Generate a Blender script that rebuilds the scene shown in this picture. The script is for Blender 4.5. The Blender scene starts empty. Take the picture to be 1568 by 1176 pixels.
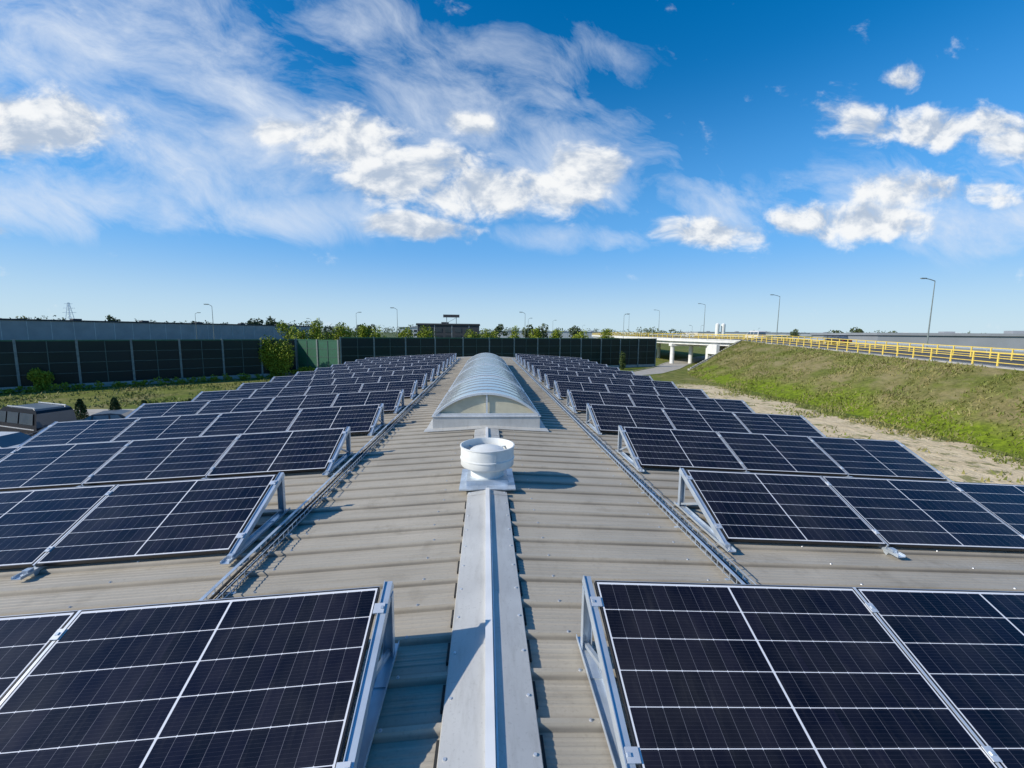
import bpy, math, random
import numpy as np
from mathutils import Vector, Matrix
from mathutils import noise as mn
random.seed(7); rng=np.random.default_rng(7)
scene=bpy.context.scene
scene.view_settings.view_transform='Standard'
scene.view_settings.look='None'
scene.view_settings.exposure=0
COL=scene.collection

# ------------------------------------------------------------ node helpers
class NB:
    def __init__(s,tree): s.t=tree; s.n=tree.nodes; s.l=tree.links
    def node(s,typ,**kw):
        n=s.n.new(typ)
        for k,v in kw.items(): setattr(n,k,v)
        return n
    def set(s,sock,v):
        if isinstance(v,bpy.types.NodeSocket): s.l.new(v,sock)
        else: sock.default_value=v
    def m(s,op,a,b=None,c=None,clamp=False):
        n=s.n.new('ShaderNodeMath'); n.operation=op; n.use_clamp=clamp
        s.set(n.inputs[0],a)
        if b is not None: s.set(n.inputs[1],b)
        if c is not None: s.set(n.inputs[2],c)
        return n.outputs[0]
    def vm(s,op,a,b=None):
        n=s.n.new('ShaderNodeVectorMath'); n.operation=op
        s.set(n.inputs[0],a)
        if b is not None: s.set(n.inputs[1],b)
        return n.outputs['Value'] if op in('LENGTH','DOT_PRODUCT') else n.outputs[0]
    def mr(s,v,a,b,c=0.,d=1.,smooth=False):
        n=s.n.new('ShaderNodeMapRange'); n.interpolation_type='SMOOTHSTEP' if smooth else 'LINEAR'
        s.set(n.inputs[0],v); n.inputs[1].default_value=a; n.inputs[2].default_value=b
        n.inputs[3].default_value=c; n.inputs[4].default_value=d
        return n.outputs[0]
    def mix(s,f,a,b,blend='MIX'):
        n=s.n.new('ShaderNodeMix'); n.data_type='RGBA'; n.blend_type=blend
        s.set(n.inputs[0],f)
        for i,v in((6,a),(7,b)):
            if not isinstance(v,bpy.types.NodeSocket) and len(v)==3: v=(*v,1)
            s.set(n.inputs[i],v)
        return n.outputs[2]
    def noise(s,vec,scale,detail=3,rough=.55,dist=0,out=0):
        n=s.n.new('ShaderNodeTexNoise'); s.set(n.inputs['Vector'],vec)
        n.inputs['Scale'].default_value=scale; n.inputs['Detail'].default_value=detail
        n.inputs['Roughness'].default_value=rough; n.inputs['Distortion'].default_value=dist
        return n.outputs[out]
    def comb(s,x,y,z=0.):
        n=s.n.new('ShaderNodeCombineXYZ')
        for i,v in enumerate((x,y,z)): s.set(n.inputs[i],v)
        return n.outputs[0]
    def sep(s,v):
        n=s.n.new('ShaderNodeSeparateXYZ'); s.set(n.inputs[0],v); return n.outputs
    def bump(s,h,strength=.3,dist=.02):
        n=s.n.new('ShaderNodeBump'); s.set(n.inputs['Height'],h)
        n.inputs['Strength'].default_value=strength; n.inputs['Distance'].default_value=dist
        return n.outputs[0]
def new_mat(name):
    m=bpy.data.materials.new(name); m.use_nodes=True
    nb=NB(m.node_tree); b=m.node_tree.nodes['Principled BSDF']
    return m,nb,b
def simple(name,c1,c2=None,rough=.6,metal=0.,scale=3.,bump=0.,spec=.5,detail=3,stretch=None):
    m,nb,b=new_mat(name)
    g=nb.node('ShaderNodeNewGeometry').outputs['Position']
    if stretch: g=nb.vm('MULTIPLY',g,stretch)
    n=nb.noise(g,scale,detail)
    if c2 is None: c2=tuple(x*.75 for x in c1)
    f=nb.mr(n,.35,.65)
    nb.l.new(nb.mix(f,c1,c2),b.inputs['Base Color'])
    nb.l.new(nb.mr(n,.3,.7,rough*.85,min(1,rough*1.15)),b.inputs['Roughness'])
    b.inputs['Metallic'].default_value=metal
    b.inputs['Specular IOR Level'].default_value=spec
    if bump: nb.l.new(nb.bump(n,bump),b.inputs['Normal'])
    return m

# ------------------------------------------------------------ mesh builder
class MB:
    def __init__(s): s.v=[];s.f=[];s.m=[];s.uv={}
    def quad(s,pts,mat=0,uv=None):
        i=len(s.v); s.v+= [tuple(p) for p in pts]; s.f.append(tuple(range(i,i+len(pts)))); s.m.append(mat)
        if uv: s.uv[len(s.f)-1]=uv
    def box(s,o,ex,ey,ez,xr,yr,zr,mat=0):
        o=np.array(o,float);ex=np.array(ex,float);ey=np.array(ey,float);ez=np.array(ez,float)
        i=len(s.v)
        for z in zr:
            for y in yr:
                for x in xr: s.v.append(tuple(o+ex*x+ey*y+ez*z))
        for q in((0,2,3,1),(4,5,7,6),(0,1,5,4),(2,6,7,3),(0,4,6,2),(1,3,7,5)):
            s.f.append(tuple(i+k for k in q)); s.m.append(mat)
    def abox(s,x0,x1,y0,y1,z0,z1,mat=0): s.box((0,0,0),(1,0,0),(0,1,0),(0,0,1),(x0,x1),(y0,y1),(z0,z1),mat)
    def cyl(s,c,r0,r1,z0,z1,n=16,mat=0,cap=True):
        i=len(s.v)
        for z,r in((z0,r0),(z1,r1)):
            for k in range(n):
                a=2*math.pi*k/n; s.v.append((c[0]+r*math.cos(a),c[1]+r*math.sin(a),c[2]+z))
        for k in range(n):
            s.f.append((i+k,i+(k+1)%n,i+n+(k+1)%n,i+n+k)); s.m.append(mat)
        if cap:
            s.f.append(tuple(i+n+k for k in range(n))); s.m.append(mat)
            s.f.append(tuple(i+n-1-k for k in range(n))); s.m.append(mat)
    def beam(s,a,b,w,h=None,mat=0):
        a=Vector(a);b=Vector(b);h=h or w
        d=(b-a); L=d.length; d.normalize()
        up=Vector((0,0,1)) if abs(d.z)<.95 else Vector((1,0,0))
        x=d.cross(up).normalized(); z=x.cross(d)
        s.box(a,x,d,z,(-w/2,w/2),(0,L),(-h/2,h/2),mat)
    def make(s,name,mats,smooth=False,parent=None):
        me=bpy.data.meshes.new(name); me.from_pydata(s.v,[],s.f)
        for m in mats: me.materials.append(m)
        me.polygons.foreach_set('material_index',s.m)
        if smooth: me.polygons.foreach_set('use_smooth',[True]*len(s.f))
        if s.uv:
            ul=me.uv_layers.new(name='UVMap')
            for fi,uv in s.uv.items():
                for li,c in zip(me.polygons[fi].loop_indices,uv): ul.data[li].uv=c
        me.update()
        o=bpy.data.objects.new(name,me); COL.objects.link(o)
        if parent: o.parent=parent
        return o
def empty(name):
    o=bpy.data.objects.new(name,None); COL.objects.link(o); return o
def tri_soup(name,V,F,mats,mi=None):
    me=bpy.data.meshes.new(name)
    me.vertices.add(len(V)); me.vertices.foreach_set('co',V.astype(np.float32).ravel())
    k=F.shape[1]; me.loops.add(F.size); me.loops.foreach_set('vertex_index',F.astype(np.int32).ravel())
    me.polygons.add(len(F)); me.polygons.foreach_set('loop_start',np.arange(len(F),dtype=np.int32)*k)
    me.polygons.foreach_set('loop_total',np.full(len(F),k,dtype=np.int32))
    for m in mats: me.materials.append(m)
    if mi is not None: me.polygons.foreach_set('material_index',mi.astype(np.int32))
    me.update(calc_edges=True); me.validate()
    o=bpy.data.objects.new(name,me); COL.objects.link(o); return o

# ------------------------------------------------------------ constants
SL=.0567; GZ=-5.0; XR=7.95; XL=-9.75; Y0=-3.0; YE=36.5
def roofz(x): return -SL*abs(x)

# ------------------------------------------------------------ materials
def roof_material():
    m,nb,b=new_mat('painted_roof_steel')
    g=nb.node('ShaderNodeNewGeometry').outputs['Position']
    s=nb.sep(g)
    n1=nb.noise(g,.8,4); n2=nb.noise(nb.vm('MULTIPLY',g,(.6,14,1)),1.2,4); n3=nb.noise(g,45,2)
    base=nb.mix(nb.mr(n1,.35,.65),(.44,.395,.32),(.355,.32,.26))
    base=nb.mix(nb.mr(n2,.45,.75,0,.35),base,(.50,.455,.38))
    base=nb.mix(nb.mr(n3,.55,.75,0,.3),base,(.22,.19,.15))
    n4=nb.noise(nb.vm('MULTIPLY',g,(.25,5,1)),2.0,5,.7)
    base=nb.mix(nb.mr(n4,.50,.76,0,.6),base,(.24,.21,.165))
    n5=nb.noise(g,2.6,5,.7)
    base=nb.mix(nb.mr(n5,.55,.72,0,.5),base,(.21,.18,.135))
    wn=nb.node('ShaderNodeTexWhiteNoise'); wn.noise_dimensions='1D'
    nb.l.new(nb.m('ADD',nb.m('FLOOR',s[1]),nb.m('MULTIPLY',nb.m('GREATER_THAN',s[0],0.),57.)),wn.inputs['W'])
    base=nb.mix(nb.mr(wn.outputs[0],0,1,0,.22),base,(.26,.24,.20))
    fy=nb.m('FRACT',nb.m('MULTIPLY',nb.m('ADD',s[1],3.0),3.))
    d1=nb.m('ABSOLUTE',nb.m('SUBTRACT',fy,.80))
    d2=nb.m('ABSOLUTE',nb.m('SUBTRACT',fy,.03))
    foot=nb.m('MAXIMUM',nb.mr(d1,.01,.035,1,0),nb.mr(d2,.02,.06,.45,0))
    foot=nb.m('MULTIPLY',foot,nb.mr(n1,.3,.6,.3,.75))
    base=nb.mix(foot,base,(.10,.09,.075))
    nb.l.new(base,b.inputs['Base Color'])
    nb.l.new(nb.mr(n4,.3,.7,.42,.62),b.inputs['Roughness'])
    b.inputs['Specular IOR Level'].default_value=.4
    return m
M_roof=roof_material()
M_galv=simple('galvanised_steel',(.66,.73,.80),(.48,.54,.60),.36,.55,6,0,.5)
M_alu=simple('aluminium',(.80,.82,.84),(.67,.69,.71),.35,.5,10)
def cap_material():
    m,nb,b=new_mat('ridge_cap_steel')
    g=nb.node('ShaderNodeNewGeometry').outputs['Position']
    n=nb.noise(g,1.5,4); n2=nb.noise(nb.vm('MULTIPLY',g,(6,1,1)),3,5,.7); n3=nb.noise(g,60,2)
    c=nb.mix(nb.mr(n,.35,.65),(.58,.575,.545),(.47,.465,.445))
    c=nb.mix(nb.mr(n2,.5,.8,0,.6),c,(.33,.32,.29)); c=nb.mix(nb.mr(n3,.6,.75,0,.3),c,(.25,.24,.22))
    nb.l.new(c,b.inputs['Base Color']); b.inputs['Roughness'].default_value=.48
    b.inputs['Metallic'].default_value=.15
    return m
M_cap=cap_material()
M_capw=simple('white_coated_strip',(.78,.78,.77),(.66,.67,.67),.4,.0,2)
M_white=simple('white_painted_metal',(.76,.77,.75),(.62,.63,.61),.4,0,4)
M_black=simple('black_anodised_frame',(.02,.02,.022),(.03,.03,.033),.4,.2,10)
M_silver=simple('frame_edge_trim',(.55,.57,.60),(.45,.47,.50),.35,.6,10)
M_rubber=simple('dark_foam',(.03,.03,.03),None,.9)
M_conc=simple('concrete',(.42,.41,.38),(.33,.32,.30),.85,0,1.2,.2)
M_whitewall=simple('painted_concrete',(.75,.75,.72),(.62,.62,.60),.8,0,1,.1)
M_asph=simple('asphalt',(.085,.083,.08),(.06,.06,.058),.9,0,2,.2)
M_yel=simple('yellow_painted_steel',(.80,.60,.12),(.68,.50,.10),.5,0,3)
M_glass=simple('dark_window_glass',(.03,.04,.05),(.04,.05,.06),.15,0,1)
M_carglass=simple('tinted_car_glass',(.09,.11,.13),(.07,.09,.11),.06,0,1,0,.9)
M_clad=simple('grey_cladding',(.29,.31,.335),(.25,.27,.29),.6,0,.3,0)
M_clad2=simple('light_cladding',(.55,.57,.58),(.45,.47,.48),.6,0,.3,0)
M_dark=simple('dark_roof_felt',(.05,.055,.065),(.035,.04,.05),.8)
M_bark=simple('bark',(.10,.075,.05),(.06,.045,.03),.9,0,12,.4)

def cell_material():
    m,nb,b=new_mat('solar_cells')
    uv=nb.node('ShaderNodeUVMap').outputs[0]; s=nb.sep(uv); U,V=s[0],s[1]
    P=1.0/6
    v=nb.m('DIVIDE',nb.m('SUBTRACT',V,.02),P); fv=nb.m('FRACT',v)
    dv=nb.m('MULTIPLY',nb.m('MINIMUM',fv,nb.m('SUBTRACT',1.,fv)),P)
    line=nb.m('LESS_THAN',dv,.0019)
    vout=nb.m('MAXIMUM',nb.m('LESS_THAN',v,0.),nb.m('GREATER_THAN',v,6.))
    u=nb.m('SUBTRACT',nb.m('ABSOLUTE',nb.m('SUBTRACT',U,.871)),.006)
    uo=nb.m('MAXIMUM',nb.m('LESS_THAN',u,0.),nb.m('GREATER_THAN',u,.847))
    fu=nb.m('FRACT',nb.m('DIVIDE',u,.0847))
    du=nb.m('MULTIPLY',nb.m('MINIMUM',fu,nb.m('SUBTRACT',1.,fu)),.0847)
    col=nb.m('LESS_THAN',du,.0009)
    dia=nb.m('LESS_THAN',nb.m('ADD',du,dv),.0055)
    white=nb.m('MAXIMUM',nb.m('MAXIMUM',line,vout),nb.m('MAXIMUM',uo,dia))
    fb=nb.m('FRACT',nb.m('MULTIPLY',v,10.))
    bus=nb.m('LESS_THAN',nb.m('ABSOLUTE',nb.m('SUBTRACT',fb,.5)),.022)
    cellid=nb.node('ShaderNodeTexWhiteNoise'); cellid.noise_dimensions='3D'
    g=nb.node('ShaderNodeNewGeometry').outputs['Position']
    nb.l.new(nb.comb(nb.m('FLOOR',nb.m('DIVIDE',u,.0847)),nb.m('FLOOR',v),nb.m('FLOOR',nb.m('MULTIPLY',nb.sep(g)[0],.57))),cellid.inputs[0])
    base=nb.mix(cellid.outputs[0],(.0030,.0026,.006),(.0075,.0060,.014))
    base=nb.mix(nb.m('MULTIPLY',bus,.5),base,(.08,.075,.095))
    base=nb.mix(nb.m('MULTIPLY',col,.7),base,(.20,.20,.23))
    base=nb.mix(white,base,(.70,.71,.74))
    dust=nb.noise(g,1.6,5,.65)
    drip=nb.noise(nb.vm('MULTIPLY',uv,(9,1.2,1)),3.,3)
    base=nb.mix(nb.mr(dust,.40,.8,.0,.05),base,(.45,.42,.38))
    base=nb.mix(nb.mr(drip,.55,.8,.0,.025),base,(.45,.42,.38))
    nb.l.new(base,b.inputs['Base Color'])
    nb.l.new(nb.mr(dust,.3,.7,.07,.20),b.inputs['Roughness'])
    b.inputs['Specular IOR Level'].default_value=.42
    return m
M_cell=cell_material()

def ground_material():
    m,nb,b=new_mat('ground_grass_and_sand')
    g=nb.node('ShaderNodeNewGeometry').outputs['Position']; s=nb.sep(g); X,Y=s[0],s[1]
    n1=nb.noise(g,.12,5); n2=nb.noise(g,1.1,6,.65); n3=nb.noise(g,.35,4); n4=nb.noise(g,6,3)
    grass=nb.mix(nb.mr(n1,.35,.65),(.12,.165,.025),(.21,.205,.06))
    grass=nb.mix(nb.mr(n2,.42,.68),grass,(.075,.105,.02))
    grass=nb.mix(nb.mr(n3,.52,.70,0,.7),grass,(.27,.23,.11))
    far=nb.mr(Y,120,600)
    grass=nb.mix(far,grass,(.10,.13,.06))
    sand=nb.mix(nb.mr(n2,.35,.65),(.74,.61,.41),(.58,.46,.29))
    sand=nb.mix(nb.mr(n4,.45,.7,0,.45),sand,(.38,.30,.19))
    edge=nb.m('SUBTRACT',nb.m('ADD',30.9,nb.m('MULTIPLY',nb.m('SUBTRACT',Y,20.),.03)),X)
    wob=nb.m('MULTIPLY',nb.m('SUBTRACT',n3,.5),9.)
    wob=nb.m('ADD',wob,nb.m('MULTIPLY',nb.m('SUBTRACT',n2,.5),4.))
    e=nb.mr(nb.m('ADD',edge,wob),-.4,.4)
    e=nb.m('MULTIPLY',e,nb.mr(X,7.,9.))
    e=nb.m('MULTIPLY',e,nb.mr(nb.m('ADD',Y,wob),60.,55.))
    tuft=nb.mr(nb.noise(g,.9,5,.7),.54,.59)
    e=nb.m('MULTIPLY',e,nb.m('SUBTRACT',1.,nb.m('MULTIPLY',tuft,.75)))
    c=nb.mix(e,grass,sand)
    gl=nb.m('MULTIPLY',nb.mr(X,-9,-11),nb.mr(nb.m('ADD',Y,nb.m('MULTIPLY',wob,.3)),35.6,34.8))
    grav=nb.mix(n2,(.22,.20,.17),(.12,.11,.09))
    c=nb.mix(nb.m('MULTIPLY',gl,.8),c,grav)
    nb.l.new(c,b.inputs['Base Color']); b.inputs['Roughness'].default_value=.95
    b.inputs['Specular IOR Level'].default_value=.1
    nb.l.new(nb.bump(n2,.8,.3),b.inputs['Normal'])
    return m
M_ground=ground_material()
def embank_material():
    m,nb,b=new_mat('embankment_grass')
    g=nb.node('ShaderNodeNewGeometry').outputs['Position']; s=nb.sep(g)
    n1=nb.noise(g,.22,5,.6); n2=nb.noise(g,2.2,6,.7); n3=nb.noise(nb.vm('MULTIPLY',g,(.5,.5,2)),.6,4)
    c=nb.mix(nb.mr(n1,.40,.60),(.15,.17,.04),(.25,.21,.095))
    c=nb.mix(nb.mr(n2,.42,.66,0,.8),c,(.085,.095,.025))
    c=nb.mix(nb.mr(n3,.48,.68,0,.7),c,(.30,.245,.135))
    low=nb.mr(nb.m('ADD',s[2],nb.m('MULTIPLY',nb.m('SUBTRACT',n1,.5),4.)),-3.0,-4.2)
    c=nb.mix(low,c,nb.mix(nb.mr(n2,.4,.6),(.20,.27,.02),(.10,.14,.015)))
    nb.l.new(c,b.inputs['Base Color']); b.inputs['Roughness'].default_value=.95
    b.inputs['Specular IOR Level'].default_value=.1
    nb.l.new(nb.bump(n2,.8,.3),b.inputs['Normal'])
    return m
M_emb=embank_material()
def leaf_mat(name,c1,c2,c3,scale=1.5,lo=.38,hi=.6):
    m,nb,b=new_mat(name)
    g=nb.node('ShaderNodeNewGeometry').outputs['Position']
    n=nb.noise(g,scale,4,.6)
    n2=nb.noise(g,scale*9,1)
    c=nb.mix(nb.mr(n,lo,hi),c1,c2); c=nb.mix(nb.mr(n2,.45,.6,0,.7),c,c3)
    nb.l.new(c,b.inputs['Base Color']); b.inputs['Roughness'].default_value=.7
    b.inputs['Specular IOR Level'].default_value=.25
    return m
M_leaf_far=leaf_mat('far_foliage',(.07,.10,.045),(.11,.14,.05),(.06,.08,.05),.15)
M_leaf_yel=leaf_mat('spring_foliage',(.19,.25,.02),(.30,.35,.03),(.09,.13,.015),1.)
M_leaf_dk=leaf_mat('conifer_foliage',(.05,.085,.025),(.085,.125,.035),(.03,.045,.018),2.)
M_blade=leaf_mat('grass_blades',(.15,.18,.035),(.28,.25,.10),(.11,.135,.028),.3,.42,.58)
def barrier_mat():
    m,nb,b=new_mat('dark_green_acrylic')
    g=nb.node('ShaderNodeNewGeometry').outputs['Position']
    n=nb.noise(nb.vm('MULTIPLY',g,(.25,.25,1)),.5,3)
    wn=nb.node('ShaderNodeTexWhiteNoise'); wn.noise_dimensions='2D'
    s=nb.sep(g); nb.l.new(nb.comb(nb.m('FLOOR',nb.m('DIVIDE',s[0],3.75)),nb.m('FLOOR',nb.m('DIVIDE',nb.m('ADD',s[2],.7),1.29))),wn.inputs[0])
    c=nb.mix(nb.mr(n,.35,.65),(.004,.017,.019),(.009,.028,.023))
    c=nb.mix(nb.m('MULTIPLY',wn.outputs[0],.5),c,(.013,.030,.034))
    nb.l.new(c,b.inputs['Base Color'])
    b.inputs['Roughness'].default_value=.3; b.inputs['Specular IOR Level'].default_value=.2
    return m
M_bar=barrier_mat()
M_barg=simple('green_coated_steel',(.03,.13,.07),(.02,.10,.055),.5)
M_post=simple('weathered_post',(.20,.24,.23),(.14,.17,.165),.6)
M_rail=simple('green_grey_rail',(.07,.12,.11),(.05,.09,.08),.6)

# ------------------------------------------------------------ building and roof
bld=empty('warehouse_building')
def roof_side(side):
    mb=MB(); xo=XR if side>0 else -XL
    P=1/3.
    prof=[]
    y=Y0
    while y<YE:
        prof+= [(y,0),(y+.045,0)]
        for k in range(1,5):
            c=y+.045+k*(P-.11)/5
            prof+=[(c-.012,0),(c-.005,.003),(c+.005,.003),(c+.012,0)]
        prof+=[(y+P-.070,0),(y+P-.050,.034),(y+P-.022,.034)]
        y+=P
    prof.append((y,0))
    for (ya,za),(yb,zb) in zip(prof[:-1],prof[1:]):
        p=[(side*0,ya,za),(side*xo,ya,-SL*xo+za),(side*xo,yb,-SL*xo+zb),(0,yb,zb)]
        if side<0: p=p[::-1]
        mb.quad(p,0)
    y=Y0+P-.035
    xs=[.55,1.9,3.3,4.8,6.3,7.6] if side>0 else [.55,1.9,3.3,4.8,6.3,7.8,9.3]
    while y<18:
        for x in xs:
            x+=random.uniform(-.02,.02)
            mb.cyl((side*x,y,-SL*x+.033),.012,.010,0,.004,6,1); mb.cyl((side*x,y,-SL*x+.037),.006,.006,0,.006,6,1)
        y+=P
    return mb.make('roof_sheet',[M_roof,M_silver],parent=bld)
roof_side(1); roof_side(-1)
mb=MB()
mb.abox(XL+.25,XR-.25,Y0+.3,YE-.2,GZ,-.72,0)
for y in(Y0+.3,YE-.2): mb.quad([(XL+.25,y,-.72),(XR-.25,y,-.72),(XR-.25,y,roofz(XR)-.03),(0,y,-.03),(XL+.25,y,roofz(XL)-.03)],0)
mb.abox(XL-.08,XL+.06,Y0,YE,roofz(XL)-.16,roofz(XL)-.03,1)
mb.abox(XR-.06,XR+.08,Y0,YE,roofz(XR)-.16,roofz(XR)-.03,1)
for k in range(7):
    y=0+k*5
    mb.abox(XL+.2,XL+.24,y,y+2.2,-2.6,-1.4,2); mb.abox(XR-.24,XR-.2,y,y+2.2,-2.6,-1.4,2)
mb.make('walls',[M_clad,M_galv,M_glass],parent=bld)
mb=MB()
for s,xo in((1,XR),(-1,-XL)):
    mb.box((0,YE+.12,0),(s,0,-SL),(0,1,0),(0,0,1),(0,xo),(-.09,.05),(-.12,.06),0)
mb.make('verge_trim',[M_cap],parent=bld)

mb=MB()
def cap_run(ya,yb,hw=.245):
    seg=ya
    while seg<yb-.01:
        e=min(seg+2.0,yb); dz=.0 if int(seg/2)%2 else .003
        for s in(1,-1):
            a=.024
            z0=.062+dz; z1=roofz(hw)+.044+dz
            p=[(s*a,seg,z0),(s*hw,seg,z1),(s*hw,e,z1),(s*a,e,z0)]
            q=[(s*hw,seg,z1),(s*(hw+.006),seg,z1-.02),(s*(hw+.006),e,z1-.02),(s*hw,e,z1)]
            if s<0: p=p[::-1]; q=q[::-1]
            mb.quad(p,0); mb.quad(q,0)
            y=seg+.1
            while y<e: 
                mb.cyl((s*(hw-.03),y,z1+.004),.009,.009,0,.006,6,3); y+=1/3.
        seg=e
    mb.abox(-.024,.024,ya,yb,.03,.092,1)
    mb.abox(.030,.040,ya,yb,.064,.069,3)
    for s in(1,-1):
        y=math.ceil((ya-Y0)*3)/3+Y0
        while y<yb-.33:
            x0,x1=sorted((s*(hw-.03),s*(hw+.022)))
            mb.abox(x0,x1,y+.06,y+.225,roofz(hw)+.001,roofz(hw)+.024,2)
            y+=1/3.
cap_run(Y0,5.12); cap_run(6.05,8.6); cap_run(28,YE)
mb.make('ridge_cap',[M_cap,M_capw,M_rubber,M_alu],parent=bld)

# ------------------------------------------------------------ roof vent
mb=MB(); c=(0,5.55,0)
mb.box(c,(1,0,0),(0,1,0),(0,0,1),(-.36,.36),(-.40,.42),(.045,.062),1)
mb.box(c,(1,0,0),(0,1,0),(0,0,1),(-.27,.27),(-.27,.27),(.062,.13),1)
n=48
def ring(prof,mat):
    i=len(mb.v)
    for r,z in prof:
        for k in range(n):
            a=2*math.pi*k/n; mb.v.append((c[0]+r*math.cos(a),c[1]+r*math.sin(a),z))
    for j in range(len(prof)-1):
        for k in range(n):
            mb.f.append((i+j*n+k,i+j*n+(k+1)%n,i+(j+1)*n+(k+1)%n,i+(j+1)*n+k)); mb.m.append(mat)
ring([(.225,.12),(.225,.24),(.245,.25),(.245,.30)],0)
ring([(.235,.255),(.33,.260),(.348,.27),(.358,.285),(.358,.36),(.366,.365),(.366,.378),(.358,.383),(.358,.52),(.368,.526),(.368,.540),(.352,.542),(.348,.53),(.345,.36),(.20,.34),(.01,.34)],0)
ring([(.235,.440),(.25,.445),(.25,.455),(.21,.485),(.11,.515),(.03,.525),(.001,.526)],0)
ring([(.001,.44),(.235,.44)],0)
for k in range(4):
    a=math.pi/4+k*math.pi/2
    mb.beam((c[0]+.2*math.cos(a),c[1]+.2*math.sin(a),.45),(c[0]+.35*math.cos(a),c[1]+.35*math.sin(a),.45),.02,.02,1)
for k in range(4):
    a=k*math.pi/2+.3; mb.beam((c[0]+.18*math.cos(a),c[1]+.18*math.sin(a),.33),(c[0]+.18*math.cos(a),c[1]+.18*math.sin(a),.445),.015,.015,1)
mb.box((c[0],c[1]-.36,0),(1,0,0),(0,1,0),(0,0,1),(.10,.104),(.012,.02),(.31,.52),1)
for k in range(16):
    a=k*math.pi/8; mb.cyl((c[0]+.31*math.cos(a)*1.0,c[1]+.31*math.sin(a),.062),.008,.008,0,.006,6,1)
o=mb.make('roof_exhaust_vent',[M_white,M_galv])
for p in o.data.polygons: p.use_smooth = p.material_index==0
o.data.set_sharp_from_angle(angle=math.radians(40))

# ------------------------------------------------------------ skylights
def poly_material():
    m,nb,b=new_mat('opal_polycarbonate')
    g=nb.node('ShaderNodeNewGeometry').outputs['Position']
    n=nb.noise(g,2.,4); st=nb.noise(nb.vm('MULTIPLY',g,(1,12,1)),1.5,3)
    wn=nb.node('ShaderNodeTexWhiteNoise'); wn.noise_dimensions='1D'
    nb.l.new(nb.m('FLOOR',nb.m('DIVIDE',nb.sep(g)[1],.6)),wn.inputs['W'])
    c=nb.mix(nb.mr(n,.35,.7),(.48,.48,.44),(.37,.37,.34)); c=nb.mix(nb.mr(st,.5,.7,0,.35),c,(.56,.56,.53))
    c=nb.mix(nb.m('MULTIPLY',wn.outputs[0],.3),c,(.32,.33,.32))
    nb.l.new(c,b.inputs['Base Color']); b.inputs['Roughness'].default_value=.16
    b.inputs['Specular IOR Level'].default_value=.6
    b.inputs['Coat Weight'].default_value=.5; b.inputs['Coat Roughness'].default_value=.1
    return m
M_poly=poly_material()
M_gable=simple('cream_polycarbonate',(.62,.57,.42),(.50,.46,.34),.3,0,3)
M_arch=simple('weathered_aluminium',(.46,.47,.48),(.34,.35,.36),.4,.6,6)
def skylight(y0,y1):
    mb=MB(); hw=1.12; zb=.28; rise=.47
    R=(hw*hw+rise*rise)/(2*rise); zc=zb+rise-R; a0=math.asin(hw/R); N=24
    def arc(y,rr=0,k=None): 
        return [((R+rr)*math.sin(-a0+2*a0*i/N),y,zc+(R+rr)*math.cos(-a0+2*a0*i/N)) for i in range(N+1)]
    A=arc(y0);B=arc(y1)
    for i in range(N): mb.quad([A[i],A[i+1],B[i+1],B[i]],0)
    for y,flip in((y0+.02,0),(y1-.02,1)):
        G=arc(y,-.02); pts=G if not flip else G[::-1]
        mb.quad(pts,1)
    y=y0; k=0; step=(y1-y0)/max(1,round((y1-y0)/.6))
    while y<=y1+.01:
        en=(k==0 or y>y1-.05)
        w=.045 if en else .014; mt=2 if en else 4
        a=arc(y-w,.010 if not en else .014);b=arc(y+w,.010 if not en else .014);a2=arc(y-w,-.03)
        b2=arc(y+w,-.03)
        for i in range(N):
            mb.quad([a[i],a[i+1],b[i+1],b[i]],mt); mb.quad([a2[i],a2[i+1],a[i+1],a[i]],mt); mb.quad([b[i],b[i+1],b2[i+1],b2[i]],mt)
        y+=step;k+=1
    for y in(y0-.012,y1+.012):
        mb.abox(-.018,.018,y-.012,y+.012,zb,zb+rise-.02,2)
        mb.abox(-hw,hw,y-.02,y+.02,zb-.02,zb+.035,2)
    xo=hw+.03
    for (xa,xb,ya,yb) in((-xo,xo,y0-.06,y0-.0),(-xo,xo,y1,y1+.06),(-xo,-xo+.06,y0,y1),(xo-.06,xo,y0,y1)):
        mb.abox(xa,xb,ya,yb,-.12,zb-.02,3)
    mb.abox(-xo-.02,xo+.02,y0-.08,y1+.08,zb-.035,zb-.021,2)
    for s in(1,-1):
        mb.box((0,0,.045),(s,0,-SL),(0,1,0),(0,0,1),(.0,xo+.16),(y0-.32,y0-.06),(0,.012),3)
        mb.box((0,0,.045),(s,0,-SL),(0,1,0),(0,0,1),(xo,xo+.14),(y0-.06,y1+.06),(0,.012),3)
    o=mb.make('barrel_vault_skylight',[M_poly,M_gable,M_alu,M_cap,M_arch])
    return o
for a,b in((8.95,12.45),(12.85,17.1),(17.5,21.8),(22.2,27.0)): skylight(a,b)

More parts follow.
